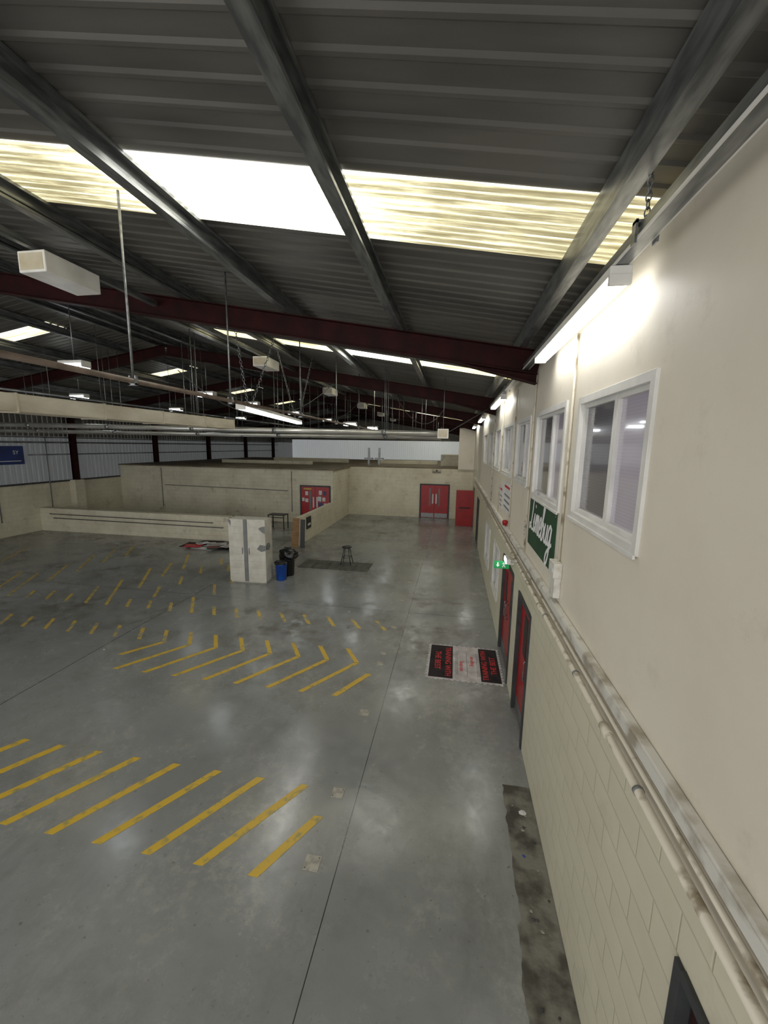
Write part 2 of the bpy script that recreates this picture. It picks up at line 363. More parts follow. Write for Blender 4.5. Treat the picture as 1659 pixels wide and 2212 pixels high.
struct(ribbed_wall('wall_left_cladding','Y',XL-.08,YN,YF,2.32,lambda q:4.6,M['clad']),'pale ribbed metal cladding')
struct(ribbed_wall('wall_left_upper','Y',XL-.08,YN,YF,4.6,lambda q:5.98,M['roof']),'ribbed metal cladding coloured dark for roof shade')  # dark sheet colour paints in the shade below the roof
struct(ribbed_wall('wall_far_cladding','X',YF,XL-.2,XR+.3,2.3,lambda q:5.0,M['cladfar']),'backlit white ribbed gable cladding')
struct(ribbed_wall('wall_far_gable','X',YF,XL-.2,XR+.3,5.0,lambda q:roofz(q)+.02,M['roof']),'dark upper gable')
struct(box('wall_far',XL-.2,XR+.3,YF,YF+.2,0,2.3,M['wallC'],origin=(0,0,0)),'cream base of far gable wall')
struct(box('trim_1',XL-.02,XL+.06,YN,21.4,2.3,2.38,M['dark']),'dark grey cladding sill')
skys=[(3.15,4.12)]+[(9.7+6*k,10.3+6*k) for k in range(7)]
def sheet(name,ranges,xa,xb,m,pitch=.2,dep=.014):
    bm=bmesh.new()
    for y0,y1 in ranges:
        ys=[]; k=math.floor(y0/pitch)
        while k*pitch<y1:
            for d,h in((0,0),(.05,0),(.16,1),(.30,1),(.41,0)):
                y=(k+d)*pitch
                if y0<=y<=y1: ys.append((y,-h*dep+dep))
            k+=1
        ys=[(y0,dep)]+[q for q in ys if y0+.005<q[0]<y1-.005]+[(y1,dep)]
        v=[(bm.verts.new((xa,y,roofz(xa)+h)),bm.verts.new((xb,y,roofz(xb)+h))) for y,h in ys]
        for s,t in zip(v,v[1:]): bm.faces.new((s[0],s[1],t[1],t[0]))
    me=bpy.data.meshes.new(name); bm.to_mesh(me); bm.free(); return addobj(name,me,m)
rng=[]; y=YN
for a,b in skys: rng.append((y,a)); y=b
rng.append((y,YF))
struct(sheet('ceiling',rng,2.2,RIDGE,M['roof']),'grey ribbed metal roof sheeting')
struct(sheet('ceiling',[(YN,9.7)]+[(10.3+6*k,15.7+6*k) for k in range(6)]+[(46.3,YF)],RIDGE,XL-.2,M['roof']),'grey ribbed metal roof sheeting')
wn=1
for i,(a,b) in enumerate(skys):
    xe=RIDGE+.4 if i==0 else -6.2
    struct(sheet('window_%d'%wn,[(a,b)],2.2,xe,M['sky'] if i==0 else M['sky2'],.1,.01),'weathered translucent rooflight strip'); wn+=1
    struct(sheet('ceiling',[(a,b)],xe,RIDGE,M['roof']),'ridge sheeting')
for a,b in skys[1:]:
    struct(sheet('window_%d'%wn,[(a,b)],-10.9,-13.0,M['sky2'],.1,.01),'weathered translucent rooflight strip'); wn+=1
    struct(sheet('ceiling',[(a,b)],RIDGE,-10.9,M['roof'])); struct(sheet('ceiling',[(a,b)],-13.0,XL-.2,M['roof']))
cp=[(-.035,0),(.035,0),(.035,.03),(.028,.03),(.028,.008),(-.027,.008),(-.027,.075),(-.012,.085),(-.012,.115),(-.027,.125),(-.027,.192),(.028,.192),(.028,.17),(.035,.17),(.035,.2),(-.035,.2)]
cp=[(s*1.5,u) for s,u in cp]
px=[.9,-.93,-2.68,-4.46,-6.24,-8.0]+[RIDGE+.25,RIDGE-.25]+[-10.9-1.78*k for k in range(6)]
for X in px:
    z=roofz(X)-.21
    o=extr('roof_purlin',cp,(X,YN,z),(X,YF,z),(0,0,1),M['galv'])
    top(o,'long galvanised steel purlin under the roof sheeting','roof beam','roof purlins')
def frame(Y):
    e=empty('portal_frame',(XL+.2,Y,0))
    top(e,'maroon painted steel portal frame carrying the roof','steel frame','portal frames')
    zt=lambda X: roofz(X)-.23
    h=.33
    par(extr('rafter',iprof(h,.17),(1.12,Y,zt(1.12)-h),(RIDGE,Y,zt(RIDGE)-h),(0,0,1),M['maroon']),e)
    par(extr('rafter',iprof(h,.17),(RIDGE,Y,zt(RIDGE)-h),(XL+.05,Y,zt(XL)-h),(0,0,1),M['maroon']),e)
    par(extr('column',iprof(.30,.18),(XL+.32,Y,2.36),(XL+.32,Y,zt(XL)-.1),(-1,0,0),M['maroon']),e)
    bm=bmesh.new()
    a=[(1.12,zt(1.12)-h),( -.1,zt(-.1)-h),(1.12,zt(1.12)-h-.13)]
    w=.006
    v0=[bm.verts.new((x-1.12,-w,z-5)) for x,z in a]; v1=[bm.verts.new((x-1.12,w,z-5)) for x,z in a]
    bm.faces.new(v0); bm.faces.new(v1[::-1])
    for i in range(3): bm.faces.new((v0[i],v1[i],v1[(i+1)%3],v0[(i+1)%3]))
    p,q=a[1],a[2]; w=.085
    vs=[bm.verts.new((x-1.12,s*w,z-5+dz)) for (x,z),s,dz in((p,-1,0),(p,1,0),(q,1,0),(q,-1,0),(p,-1,.014),(p,1,.014),(q,1,.014),(q,-1,.014))]
    for f in((3,2,1,0),(4,5,6,7),(0,1,5,4),(1,2,6,5),(2,3,7,6),(3,0,4,7)): bm.faces.new([vs[i] for i in f])
    bmesh.ops.recalc_face_normals(bm,faces=bm.faces[:])
    me=bpy.data.meshes.new('haunch'); bm.to_mesh(me); bm.free()
    par(addobj('haunch',me,M['maroon'],(1.12,Y,5)),e)
    return e
f0=frame(6.4)
for k in range(1,7): copy_thing(f0,(0,6*k,0))
for i,Y in enumerate((6.4,12.4,18.4)):
    struct(box('trim_%d'%(i+2),XL,XL+.36,Y-.28,Y+.28,0,2.36,M['wallCY'],origin=(XL,Y,0)),'cream blockwork pier')
# ------------------------------------------------------------ windows & doors on right wall
def window(y0,y1,z0,z1,split,n,depth=.022):
    global wn
    X=XR; t=.035
    o=boxes('window_%d'%wn,[(X-depth,X+.12,y0-.03,y0+t,z0-.03,z1+.03),(X-depth,X+.12,y1-t,y1+.03,z0-.03,z1+.03),(X-depth,X+.12,y0+t,y1-t,z0-.03,z0+t),(X-depth,X+.12,y0+t,y1-t,z1-t,z1+.03)],M['white'],.003); wn+=1
    struct(o,'white framed internal window')
    ys=[y0+t]+[y0+(y1-y0)*s for s in split]+[y1-t]
    for i in range(len(ys)-1):
        a,b=ys[i],ys[i+1]; f=.038
        fr=boxes('sash',[(X+.015,X+.07,a,a+f,z0+t,z1-t),(X+.015,X+.07,b-f,b,z0+t,z1-t),(X+.015,X+.07,a+f,b-f,z0+t,z0+t+f),(X+.015,X+.07,a+f,b-f,z1-t-f,z1-t)],M['white'],.002); par(fr,o)
        par(box('glass_pane',X+.045,X+.055,a+f,b-f,z0+t+f,z1-t-f,M['paneL'] if i%2==0 else M['paneD']),o,'glass pane with blind behind')
    par(box('window_sill',X-depth-.015,X-depth,y0-.04,y1+.04,z0-.045,z0-.02,M['white']),o)
for w in wins: window(*w,(.44,),0)
for w in lowwins: window(*w,(.5,),0,.02)
dn=1
def wdoor(y0,y1,z1,leaves,m,t=.07):
    global dn
    X=XR
    o=boxes('door_%d'%dn,[(X-.02,X+.15,y0-.01,y0+t,0,z1),(X-.02,X+.15,y1-t,y1+.01,0,z1),(X-.02,X+.15,y0+t,y1-t,z1-t,z1+.01)],M['dark']); dn+=1
    struct(o,'dark grey door frame')
    n=leaves; w=(y1-y0-2*t)/n
    for i in range(n):
        a=y0+t+i*w
        lf=box('door_leaf',X+.04,X+.085,a+.004,a+w-.004,.01,z1-t-.004,m,.004); par(lf,o,'painted door leaf')
        hy=a+.09 if i==n-1 else a+w-.09
        par(tube('handle',bendpts([(X+.04,hy,1.0),(X-.02,hy,1.0),(X-.02,hy,1.3),(X+.04,hy,1.3)],.02),.012,M['galv'],8),lf)
        par(box('vision_panel',X+.034,X+.04,a+w*.35,a+w*.62,1.2,1.85,M['black']),lf,'narrow dark glazed panel')
        par(box('kick_plate',X+.035,X+.04,a+.03,a+w-.03,.03,.3,M['galv']),lf)
M['neardoor']=mat('dark_red_door',rgb(50,22,20),rgb(36,14,14),3,.4)
wdoor(.85,1.76,2.03,1,M['neardoor'],.05); wdoor(5.6,6.65,2.08,1,M['red']); wdoor(7.3,8.82,2.14,2,M['red']); wdoor(18,19.4,2.1,1,M['dark'])
struct(box('wall_behind',1.40,1.5,YN,YF,0,5.85,M['wallR'],origin=(0,0,0)),'inner face behind openings')
# dado trunking and pipes
o=box('cable_trunking',XR-.06,XR-.002,-2.9,22.4,2.69,2.785,M['dirtywhite'],.006); top(o,'long dirty white plastic cable trunking fixed along wall','cable trunking')
par(box('trunking_lid',XR-.066,XR-.059,-2.9,22.4,2.705,2.77,M['dirtywhite']),o)
o=tube('wall_pipe',[(XR-.055,22.3,2.51),(XR-.055,-2.9,2.51)],.026,M['pipe'],14); top(o,'cream painted steel pipe with clips along wall','pipe','pipes along the dado')
for yy in[-.2,1.0,2.2,3.4,4.6,5.8,7.0,8.2,9.6,11.2,13,15,17,19]:
    c=tube('pipe_clip',[(XR-.055,yy-.010,2.51),(XR-.055,yy+.010,2.51)],.031,M['tape'],14); par(c,o)
for yy in[.55,2.7,4.9,7.3]:
    par(tube('coupling',[(XR-.055,yy-.05,2.51),(XR-.055,yy+.05,2.51)],.034,M['pipe'],14),o)
o=tube('wall_pipe',[(XR-.03,22.3,2.60),(XR-.03,-2.9,2.60)],.016,M['pipe'],10); top(o,'thin cream pipe tucked under the trunking','pipe','pipes along the dado')
o=tube('wall_pipe',[(XR-.012,22.3,2.645),(XR-.012,-2.9,2.645)],.008,M['black'],8); top(o,'thin black strip for the shadow tight under the trunking','pipe','pipes along the dado')  # black strip added as the shadow between trunking and pipes
for yy,zb,zt_ in[(4.39,3.22,5.5),(6.42,2.8,5.5),(8.3,2.8,5.5),(10.45,2.8,5.5),(12.5,2.8,5.5)]:
    o=tube('wall_conduit',[(XR-.02,yy,zt_),(XR-.02,yy,zb)],.013,M['pipe'],8); top(o,'slim cream conduit running down the wall','conduit','vertical conduits')
o=box('control_box',XR-.09,XR-.001,4.28,4.5,3.06,3.22,M['dirtywhite'],.008); top(o,'white wall control box below conduit','control box'); par(box('lower_housing',XR-.07,XR,4.30,4.48,2.84,3.06,M['dirtywhite'],.008),o); par(box('cover_screw_strip',XR-.094,XR-.088,4.31,4.47,3.12,3.16,M['white']),o)
# banner
o=box('wall_banner',XR-.012,XR-.001,4.66,6.25,3.0,3.68,M['green']); top(o,'green fabric banner with white script lettering under window','banner')
SCR=[ [[(.5,.8),(.42,1.0),(.28,.98),(.22,.75),(.2,.4),(.12,.08),(0,.02),(-.02,.14),(.12,.14),(.3,.03),(.5,.06)]],
 [[(0,.2),(.08,.48),(.06,.1),(.13,.02),(.24,.16)],[(.08,.66),(.11,.72)]],
 [[(0,.2),(.08,.48),(.07,.02)],[(.07,.26),(.18,.49),(.23,.36),(.22,.02)],[(.22,.26),(.33,.49),(.38,.36),(.37,.06),(.44,.03),(.52,.14)]],
 [[(0,.16),(.16,.26),(.2,.42),(.12,.5),(.04,.36),(.05,.1),(.16,.02),(.3,.16)]],
 [[(0,.2),(.14,.7),(.14,.98),(.06,.9),(.04,.4),(.05,.05),(.18,.02),(.25,.22),(.17,.42),(.06,.32)],[(.25,.3),(.34,.36)]],
 [[(0,.46),(.0,.12),(.1,.02),(.2,.14),(.24,.47),(.23,.1),(.3,.02),(.4,.14)]],
 [[(.25,.4),(.14,.49),(.02,.36),(.02,.12),(.12,.04),(.22,.2),(.26,.47),(.23,-.15),(.12,-.42),(0,-.36),(.04,-.18),(.22,-.02),(.42,.12)]] ]
script_text('lettering',SCR,[.44,.22,.48,.28,.36,.36,.38],.53,.044,(XR-.0135,5.48,3.24),(0,-1,0),(0,0,1),M['textwhite'],o,.22)
for yy in(4.69,6.22):
    for zz in(3.03,3.65): par(tube('eyelet',[(XR-.016,yy,zz),(XR-.011,yy,zz)],.015,M['galv'],10),o)
# exit sign
o=box('exit_sign',.80,1.07,7.44,7.46,2.2,2.34,M['signgreen']); top(o,'green emergency exit sign with white arrow and figure','exit sign')
par(box('mounting_bracket',1.07,XR,7.44,7.46,2.28,2.32,M['white']),o)
def poly(name,pts,Y,m,p):
    bm=bmesh.new(); c=pts[0]
    v0=[bm.verts.new((x-c[0],0,z-c[1])) for x,z in pts]; v1=[bm.verts.new((x-c[0],-.003,z-c[1])) for x,z in pts]
    bm.faces.new(v0);bm.faces.new(v1[::-1]); n=len(pts)
    for i in range(n): bm.faces.new((v0[i],v0[(i+1)%n],v1[(i+1)%n],v1[i]))
    me=bpy.data.meshes.new(name); bm.to_mesh(me); bm.free(); o=addobj(name,me,m,(c[0],Y,c[1])); par(o,p); return o
cx,cz=.865,2.27
poly('arrow',[(cx-.012,cz+.045),(cx+.012,cz+.045),(cx+.012,cz),(cx+.035,cz),(cx,cz-.045),(cx-.035,cz),(cx-.012,cz)],7.439,M['textwhite'],o)
cx=.97
poly('running_figure',[(cx-.03,cz-.045),(cx-.012,cz-.045),(cx,cz-.015),(cx+.02,cz-.045),(cx+.035,cz-.04),(cx+.015,cz),(cx+.012,cz+.02),(cx+.03,cz+.01),(cx+.035,cz+.018),(cx+.01,cz+.035),(cx+.008,cz+.05),(cx-.008,cz+.05),(cx-.01,cz+.035),(cx-.03,cz+.02),(cx-.028,cz+.01),(cx-.008,cz+.02),(cx-.008,cz)],7.439,M['textwhite'],o)
o=box('emergency_light',XR-.17,XR-.1,7.15,7.45,2.36,2.46,M['white'],.01); top(o,'small lit emergency bulkhead light above the red door','wall light'); par(box('diffuser',XR-.18,XR-.168,7.17,7.43,2.37,2.45,M['tube2']),o); par(box('bracket',XR-.1,XR-.001,7.27,7.33,2.38,2.42,M['white']),o)
o=lathe('alarm_sounder',[(.045,0),(.045,.03),(.055,.04),(.055,.09),(.03,.11)],M['red'],(XR-.06,8.6,2.8)); top(o,'red fire alarm sounder on the wall trunking','alarm')
for (a,b,z0,z1) in[(6.5,6.62,3.0,3.3),(8.4,9.6,3.02,3.66),(9.8,10.35,2.95,3.5)]:
    o=box('wall_poster',XR-.008,XR-.001,a,b,z0,z1,M['paper']); top(o,'white poster with red heading and dark lines on wall','poster','wall posters')
    w=(b-a)
    par(box('heading',XR-.011,XR-.008,a+.15*w,b-.15*w,z1-.2*(z1-z0),z1-.12*(z1-z0),M['textred']),o)
    for k in range(3): par(box('text_line',XR-.011,XR-.008,a+.1*w,b-.15*w,z0+(.12+.2*k)*(z1-z0),z0+(.18+.2*k)*(z1-z0),M['tape']),o)
# ------------------------------------------------------------ wall lights
o=boxes('lighting_trunking',[(.925,1.0,YN,24.8,5.521,5.60)],M['galv']); top(o,'long galvanised lighting trunking hung near the wall top','lighting trunking')
par(boxes('trunking_lip',[(.915,.925,YN,24.8,5.521,5.535),(1.0,1.01,YN,24.8,5.521,5.535)],M['white']),o)
def striplight(x,y0,y1,z,w=.13,grp='wall strip lights',lab='lit white fluorescent batten light under trunking near wall'):
    o=box('strip_light',x-w/2,x+w/2,y0,y1,z+.05,z+.11,M['white'],.006)
    par(box('diffuser',x-w/2+.006,x+w/2-.006,y0+.03,y1-.03,z,z+.052,M['tube'],.012),o,'glowing diffuser')
    for a,b in((y0-.005,y0+.03),(y1-.03,y1+.005)): par(box('end_cap',x-w/2,x+w/2,a,b,z-.003,z+.06,M['white'],.004),o)
    top(o,lab,'strip light',grp); return o
s0=striplight(.962,2.90,5.34,5.41)
for dy in(6.2,12.4,18.3): copy_thing(s0,(0,dy,0))
for yy in(2.6,8.6,14.5):
    o=chain('suspension_chain',(.96,yy,5.98),(.96,yy,5.6),M['galv'],.05); top(o,'steel chain suspending the lighting trunking','chain','suspension chains')
    o=boxes('trunking_bracket',[(.902,.914,yy-.025,yy+.025,5.50,5.62),(1.011,1.023,yy-.025,yy+.025,5.50,5.62),(.902,1.023,yy-.025,yy+.025,5.60,5.615)],M['galv']); top(o,'small steel saddle bracket around trunking','bracket','trunking brackets')
# ------------------------------------------------------------ high-level services
o=boxes('lighting_trunking',[(-5.04,-4.96,-2,40,6.62,6.70)],M['galv']); top(o,'long galvanised trunking high under the roof','lighting trunking')
def hbox(y):
    e=box('heater_unit',-5.2,-4.82,y-.38,y+.38,6.36,6.60,M['white'],.012)
    par(box('front_grille',-5.17,-4.85,y-.385,y-.379,6.39,6.57,M['duct']),e); par(box('hanger',-5.02,-4.98,y-.03,y+.03,6.59,6.63,M['galv']),e)
    top(e,'white box shaped unit hung under high trunking','ceiling unit','ceiling units'); return e
h0=hbox(4.75)
for dy in(5.7,11.3,17,22.6,28): copy_thing(h0,(0,dy,0))
o=tube('service_pipe',[(-3.2,26,5.0),(-3.2,-1,5.0)],.026,M['brown'],10); top(o,'grey brown service pipe running the length of the hall','pipe')
for yy in(3.7,5.5,8.2,10.8,13.4,16,19):
    o=tube('hanging_rod',[(-3.2,yy,roofz(-3.2)-.01),(-3.2,yy,5.0)],.012,M['galv'],8); top(o,'thin threaded rod hanging from the roof','hanging rod','hanging rods'); par(boxes('pipe_hanger',[(-3.24,-3.16,yy-.015,yy+.015,4.955,4.975),(-3.24,-3.225,yy-.015,yy+.015,4.96,5.05),(-3.175,-3.16,yy-.015,yy+.015,4.96,5.05)],M['galv']),o)
for (x,yy,zb) in[(-5,12.9,5.3),(-5,15.2,5.1),(-6.2,9,5.06),(-8.0,11.2,4.95),(-2.2,14.2,4.8),(-6.2,18,5.0),(-1.4,17,4.8),(-4.2,19,4.9),(-5.6,21,4.8),(-7.0,16,5.1),(-2.4,23,4.8),(-3.9,25.5,4.9),(-8.6,19,5.2),(-1.0,21.5,4.7)]:
    o=tube('hanging_rod',[(x,yy,roofz(x)-.01),(x,yy,zb)],.012,M['galv'],8); top(o,'thin threaded rod hanging from the roof','hanging rod','hanging rods')
for pts,r in(([(-9.5,15.2,5.0),(-.6,15.2,4.9)],.02),([(-15,17.2,5.0),(-1.0,17.2,4.85)],.03),([(-12,19.5,4.95),(-2.0,19.5,4.8)],.02),([(-10,22.5,5.0),(-.8,22.5,4.75)],.03),([(-1.2,14,4.85),(-1.2,38,4.85)],.02),([(-7.2,12,5.2),(-7.2,38,5.2)],.03),([(-9.8,7,5.5),(-9.8,38,5.5)],.03),([(-12.5,8,5.3),(-12.5,38,5.3)],.04)):
    o=tube('ceiling_conduit',pts,r,M['galv'],8); top(o,'slim galvanised conduit strung under the roof','conduit','high conduits')
    A_,B_=Vector(pts[0]),Vector(pts[1])
    for t in(.1,.35,.6,.85):
        p=A_.lerp(B_,t); par(tube('hanger',[(p.x,p.y,roofz(p.x)),(p.x,p.y,p.z)],.007,M['galv'],6),o)
for x0_,y0_,x1_,y1_,z_ in((-6.2,8.5,-3.3,10.8,5.1),(-2.0,12.9,-.4,17,5.2),(-6.5,14,-4.2,17.5,5.3)):
    pts=[(x0_+(x1_-x0_)*t,y0_+(y1_-y0_)*t,z_+.9*(2*t-1)**2) for t in[i/12 for i in range(13)]]
    o=tube('hanging_cable',pts,.010,M['dark'],6); top(o,'dark cable sagging between hangers','cable')
o=box('cream_duct',-6.75,-6.25,2.0,10.9,4.80,5.06,M['duct'],.01); top(o,'long cream rectangular metal duct with seams','duct')
for yy in(3.5,5,6.5,8,9.5,10.88): par(boxes('duct_flange',[(-6.76,-6.24,yy-.012,yy+.012,4.79,5.07)],M['duct']),o)
for yy in(4.2,9.6):
    q=tube('hanging_rod',[(-6.5,yy,roofz(-6.5)-.01),(-6.5,yy,5.06)],.01,M['galv'],8); top(q,'thin threaded rod hanging from the roof','hanging rod','hanging rods')
A=Vector((-3.6,6.48,5.0)); B=Vector((-4.42,11.2,5.0))
e=striplight(0,0,4.79,0,.16,'hanging strip lights','long lit fluorescent light hung on chains')
ang=math.atan2(-(B.x-A.x),(B.y-A.y)); 
e.location=Vector((A.x,A.y,4.97))+Matrix.Rotation(ang,3,'Z')@e.location; e.rotation_euler=(0,0,ang)
for t,dx,dy in((.08,-.35,.2),(.12,.35,.6),(.90,-.3,-.5),(.97,.3,.4)):
    p=A.lerp(B,t); o=chain('suspension_chain',(p.x+dx,p.y+dy,roofz(p.x+dx)-.02),(p.x,p.y,5.08),M['galv'],.07,.005); top(o,'thin steel chain suspending the light','chain','light chains')
def lamp(x,y,z):
    o=box('high_lamp',x-.3,x+.3,y-.12,y+.12,z,z+.14,M['white'],.01); par(box('diffuser',x-.28,x+.28,y-.1,y+.1,z-.03,z+.005,M['tube2']),o); par(box('diffuser_end',x-.28,x+.28,y-.124,y-.119,z+.01,z+.07,M['tube2']),o)
    par(tube('suspension_rod',[(x,y,roofz(x)),(x,y,z+.13)],.01,M['galv'],8),o)
    top(o,'small lit box lamp hung high under the roof','ceiling lamp','high lamps'); return o
for d in((-8.15,7.8,5.95),(-8.25,12.7,5.95),(-8.25,15.8,5.95),(-8.25,20.2,5.95),(-8.25,25.8,5.95),(-13.2,17.8,5.9),(-13.2,23.8,5.9),(-4.75,23.3,5.35),(-4.75,28.8,5.35),(-4.75,18.2,5.3),(-13.2,12.7,5.9)): lamp(*d)
for (yy,zr,zl,r) in((11.5,4.75,4.93,.075),(11.75,4.64,4.74,.045),(12.1,4.70,4.68,.025),(14.5,4.66,4.72,.035)):
    o=tube('silver_pipe',[(-17,yy,zl),(-.5,yy,zr)],r,M['silver'],14); top(o,'long silver steel pipe spanning across the hall','pipe','silver cross pipes')
    for x in(-14,-11,-8,-5.3,-2): 
        z=zr+(zl-zr)*(-.5-x)/16.5
        par(tube('pipe_coupling',[(x-.06,yy,z),(x+.06,yy,z)],r*1.2,M['galv'],14),o)
        par(tube('hanger',[(x,yy,roofz(x)),(x,yy,z)],.008,M['galv'],6),o)
o=box('junction_box',-.495,-.2,11.35,11.62,4.62,4.88,M['white'],.01); top(o,'white junction box at the end of the silver pipe','junction box'); par(box('cover_plate',-.47,-.23,11.343,11.35,4.65,4.85,M['duct']),o); par(tube('suspension_rod',[(-.35,11.5,roofz(-.35)),(-.35,11.5,4.87)],.008,M['galv'],6),o)
o=tube('hanging_cable',[(-.195,11.5,4.8),(.2,11.8,5.05),(.93,12.1,5.51)],.012,M['dark'],8); top(o,'dark cable running up to the lighting trunking','cable')
# ------------------------------------------------------------ far rooms
struct(box('wall_room_front',XL,-6.6,21.5,21.7,0,3.0,M['wallC'],origin=(0,0,0)),'cream blockwork wall of the inner room')
struct(box('wall_room_side',-6.8,-6.6,21.7,25,0,3.0,M['wallCY'],origin=(0,0,0)),'cream blockwork side wall')
struct(box('wall_end',-6.6,XR,25,25.2,0,3.05,M['wallC'],origin=(0,0,0)),'cream painted end wall')
struct(box('wall_return',.22,XR,24.85,25.0,3.05,5.5,M['wallR'],origin=(0,0,0)),'cream wall return')
struct(boxes('ceiling_room',[(XL,-6.5,21.4,38,3.0,3.07),(-6.5,XR,25.0,38,3.05,3.12)],M['lid'],origin=(0,0,0)),'flat board roof over inner rooms')
for (a,b,c,d,h) in[(-16,-9.5,26,26.4,.22),(-14,-8,30,30.3,.3),(-5.5,-1.2,29,29.3,.25),(-.9,.9,27,29,.75)]:
    zb=3.07 if b<-6.5 else 3.12
    o=box('roof_upstand',a,b,c,d,zb,zb+h,M['wallC'],.01); top(o,'low cream upstand on the flat inner roof','upstand','roof upstands')
for x in(-5.6,-4.9):
    o=box('vent_terminal',x-.06,x+.06,26.3,26.42,3.12,4.25,M['galv']); top(o,'grey vent duct with wide cap on inner roof','vent','roof vents'); par(box('vent_cap',x-.28,x+.28,26.2,26.5,3.5,3.6,M['galv']),o)
def fdoor(x0,x1,Y,z1):
    global dn
    t=.08
    o=boxes('door_%d'%dn,[(x0,x0+t,Y-.06,Y,0,z1),(x1-t,x1,Y-.06,Y,0,z1),(x0+t,x1-t,Y-.06,Y,z1-t,z1)],M['dark']); dn+=1; struct(o,'dark grey double door frame')
    xm=(x0+x1)/2
    for s,a,b in((1,x0+t,xm-.004),(-1,xm+.004,x1-t)):
        lf=box('door_leaf',a,b,Y-.045,Y-.002,.01,z1-t,M['red'],.004); par(lf,o,'red painted door leaf')
        par(box('kick_plate',a+.03,b-.03,Y-.05,Y-.045,.03,.3,M['galv']),lf)
        c=(b-.1) if s==1 else (a+.1)
        par(box('push_plate',c-.04,c+.04,Y-.052,Y-.045,.9,1.5,M['paper']),lf)
        c2=(b-.28) if s==1 else (a+.28)
        par(box('vision_panel',c2-.05,c2+.05,Y-.05,Y-.045,.75,1.85,M['tape']),lf,'narrow glazed panel')
    return o
fdoor(-2.05,-.22,25,2.12); fdoor(-8.5,-6.72,21.5,2.15)
for (x,z,w,h,mm) in[(-8.05,1.95,.45,.08,'yellow'),(-8.1,1.7,.16,.22,'paper'),(-8.3,1.35,.14,.2,'paper'),(-8.1,1.3,.18,.2,'paper'),(-7.3,1.75,.18,.24,'paper'),(-7.05,1.72,.16,.22,'signblue'),(-7.35,1.4,.2,.26,'paper'),(-7.1,1.38,.18,.22,'paper'),(-7.3,1.08,.24,.2,'signblue'),(-7.0,1.05,.18,.22,'paper')]:
    o=box('paper_notice',x-w/2,x+w/2,21.436,21.444,z-h/2,z+h/2,M[mm]); top(o,'small printed notice fixed to the red door','notice','door notices')
struct(boxes('door_%d'%dn,[(XR-.02,XR,22.6,22.7,0,2.15),(XR-.02,XR,23.6,23.7,0,2.15),(XR-.02,XR,22.7,23.6,2.07,2.15)],M['dark']),'dark frame of open red door'); 
dd=bpy.data.objects['door_%d'%dn]; dn+=1
lf=box('door_leaf',.17,1.12,22.65,22.695,.01,2.03,M['red'],.004); par(lf,dd,'open red door leaf')
par(box('push_bar',.35,.95,22.58,22.64,1.02,1.08,M['black'],.01),lf,'black push bar')
o=box('warning_sign',-1.35,-.75,24.97,24.998,2.78,3.04,M['duct']); top(o,'small cream warning sign with black triangle on wall','sign')
poly('warning_triangle',[(-1.13,2.9),(-.97,2.9),(-1.05,3.02)],24.965,M['textblack'],o); 
for k in range(2): par(box('text_line',-1.3,-.8,24.962,24.969,2.8+.045*k,2.825+.045*k,M['textblack']),o)
struct(box('wall_low_cross',XL,-9.92,16.42,16.77,0,1.13,M['wallC'],origin=(0,0,0)),'low cream dividing wall')
struct(box('wall_low_side',-6.78,-6.58,16.3,21.5,0,1.22,M['wallCY'],origin=(0,0,0)),'low cream side wall')
for z,a,b in((.86,-19.4,-10.7),(.66,-19.2,-10.2)):
    o=tube('low_wall_rail',bendpts([(a,16.42,z),(a,16.36,z),(b,16.36,z-.04),(b,16.42,z-.04)],.03),.018,M['dark'],8); top(o,'dark pipe rail fixed along the low wall','rail','low wall rails')
o=box('fire_point_board',-6.579,-6.54,17.3,17.85,.55,1.1,M['black'],.005); top(o,'black board with white label on low wall','notice board'); par(box('label_plate',-6.54,-6.535,17.4,17.75,.7,.8,M['paper']),o)
for x in(-17.2,-9.0):
    o=tube('wall_conduit',[(x,21.478,2.9),(x,21.478,.6)],.02,M['tape'],8); top(o,'grey conduit down the inner room wall','conduit','vertical conduits')
o=tube('wall_conduit',bendpts([(-17,21.455,1.9),(-12.5,21.455,1.85),(-9.2,21.455,1.8)],.1),.018,M['tape'],8); top(o,'grey conduit across the inner room wall','conduit')
o=box('blue_sign',XL+.001,XL+.05,13.4,15.95,3.28,4.12,M['signblue']); top(o,'blue wall sign with pale capital lettering on cladding','sign')
text('lettering','SY',.24,(XL+.053,15.6,3.82),(0,1,0),(0,0,1),M['textwhite'],o); par(box('underline',XL+.05,XL+.055,13.6,15.8,3.42,3.45,M['textwhite']),o)
for (y,z) in[(14.6,2.6),(17.0,2.5)]:
    o=tube('wall_conduit',[(XL+.1,y,4.6),(XL+.1,y,.7)],.025,M['tape'],8); top(o,'grey conduit clipped down the cladding and block wall','conduit','vertical conduits')
for z,r in((4.3,.04),(4.55,.03),(3.7,.03)):
    o=tube('cladding_rail',[(XL+.0,16.2 if z<4 else 5,z),(XL+.0,44,z)],r,M['galv'],8); top(o,'horizontal steel rail across wall cladding','rail','cladding rails')
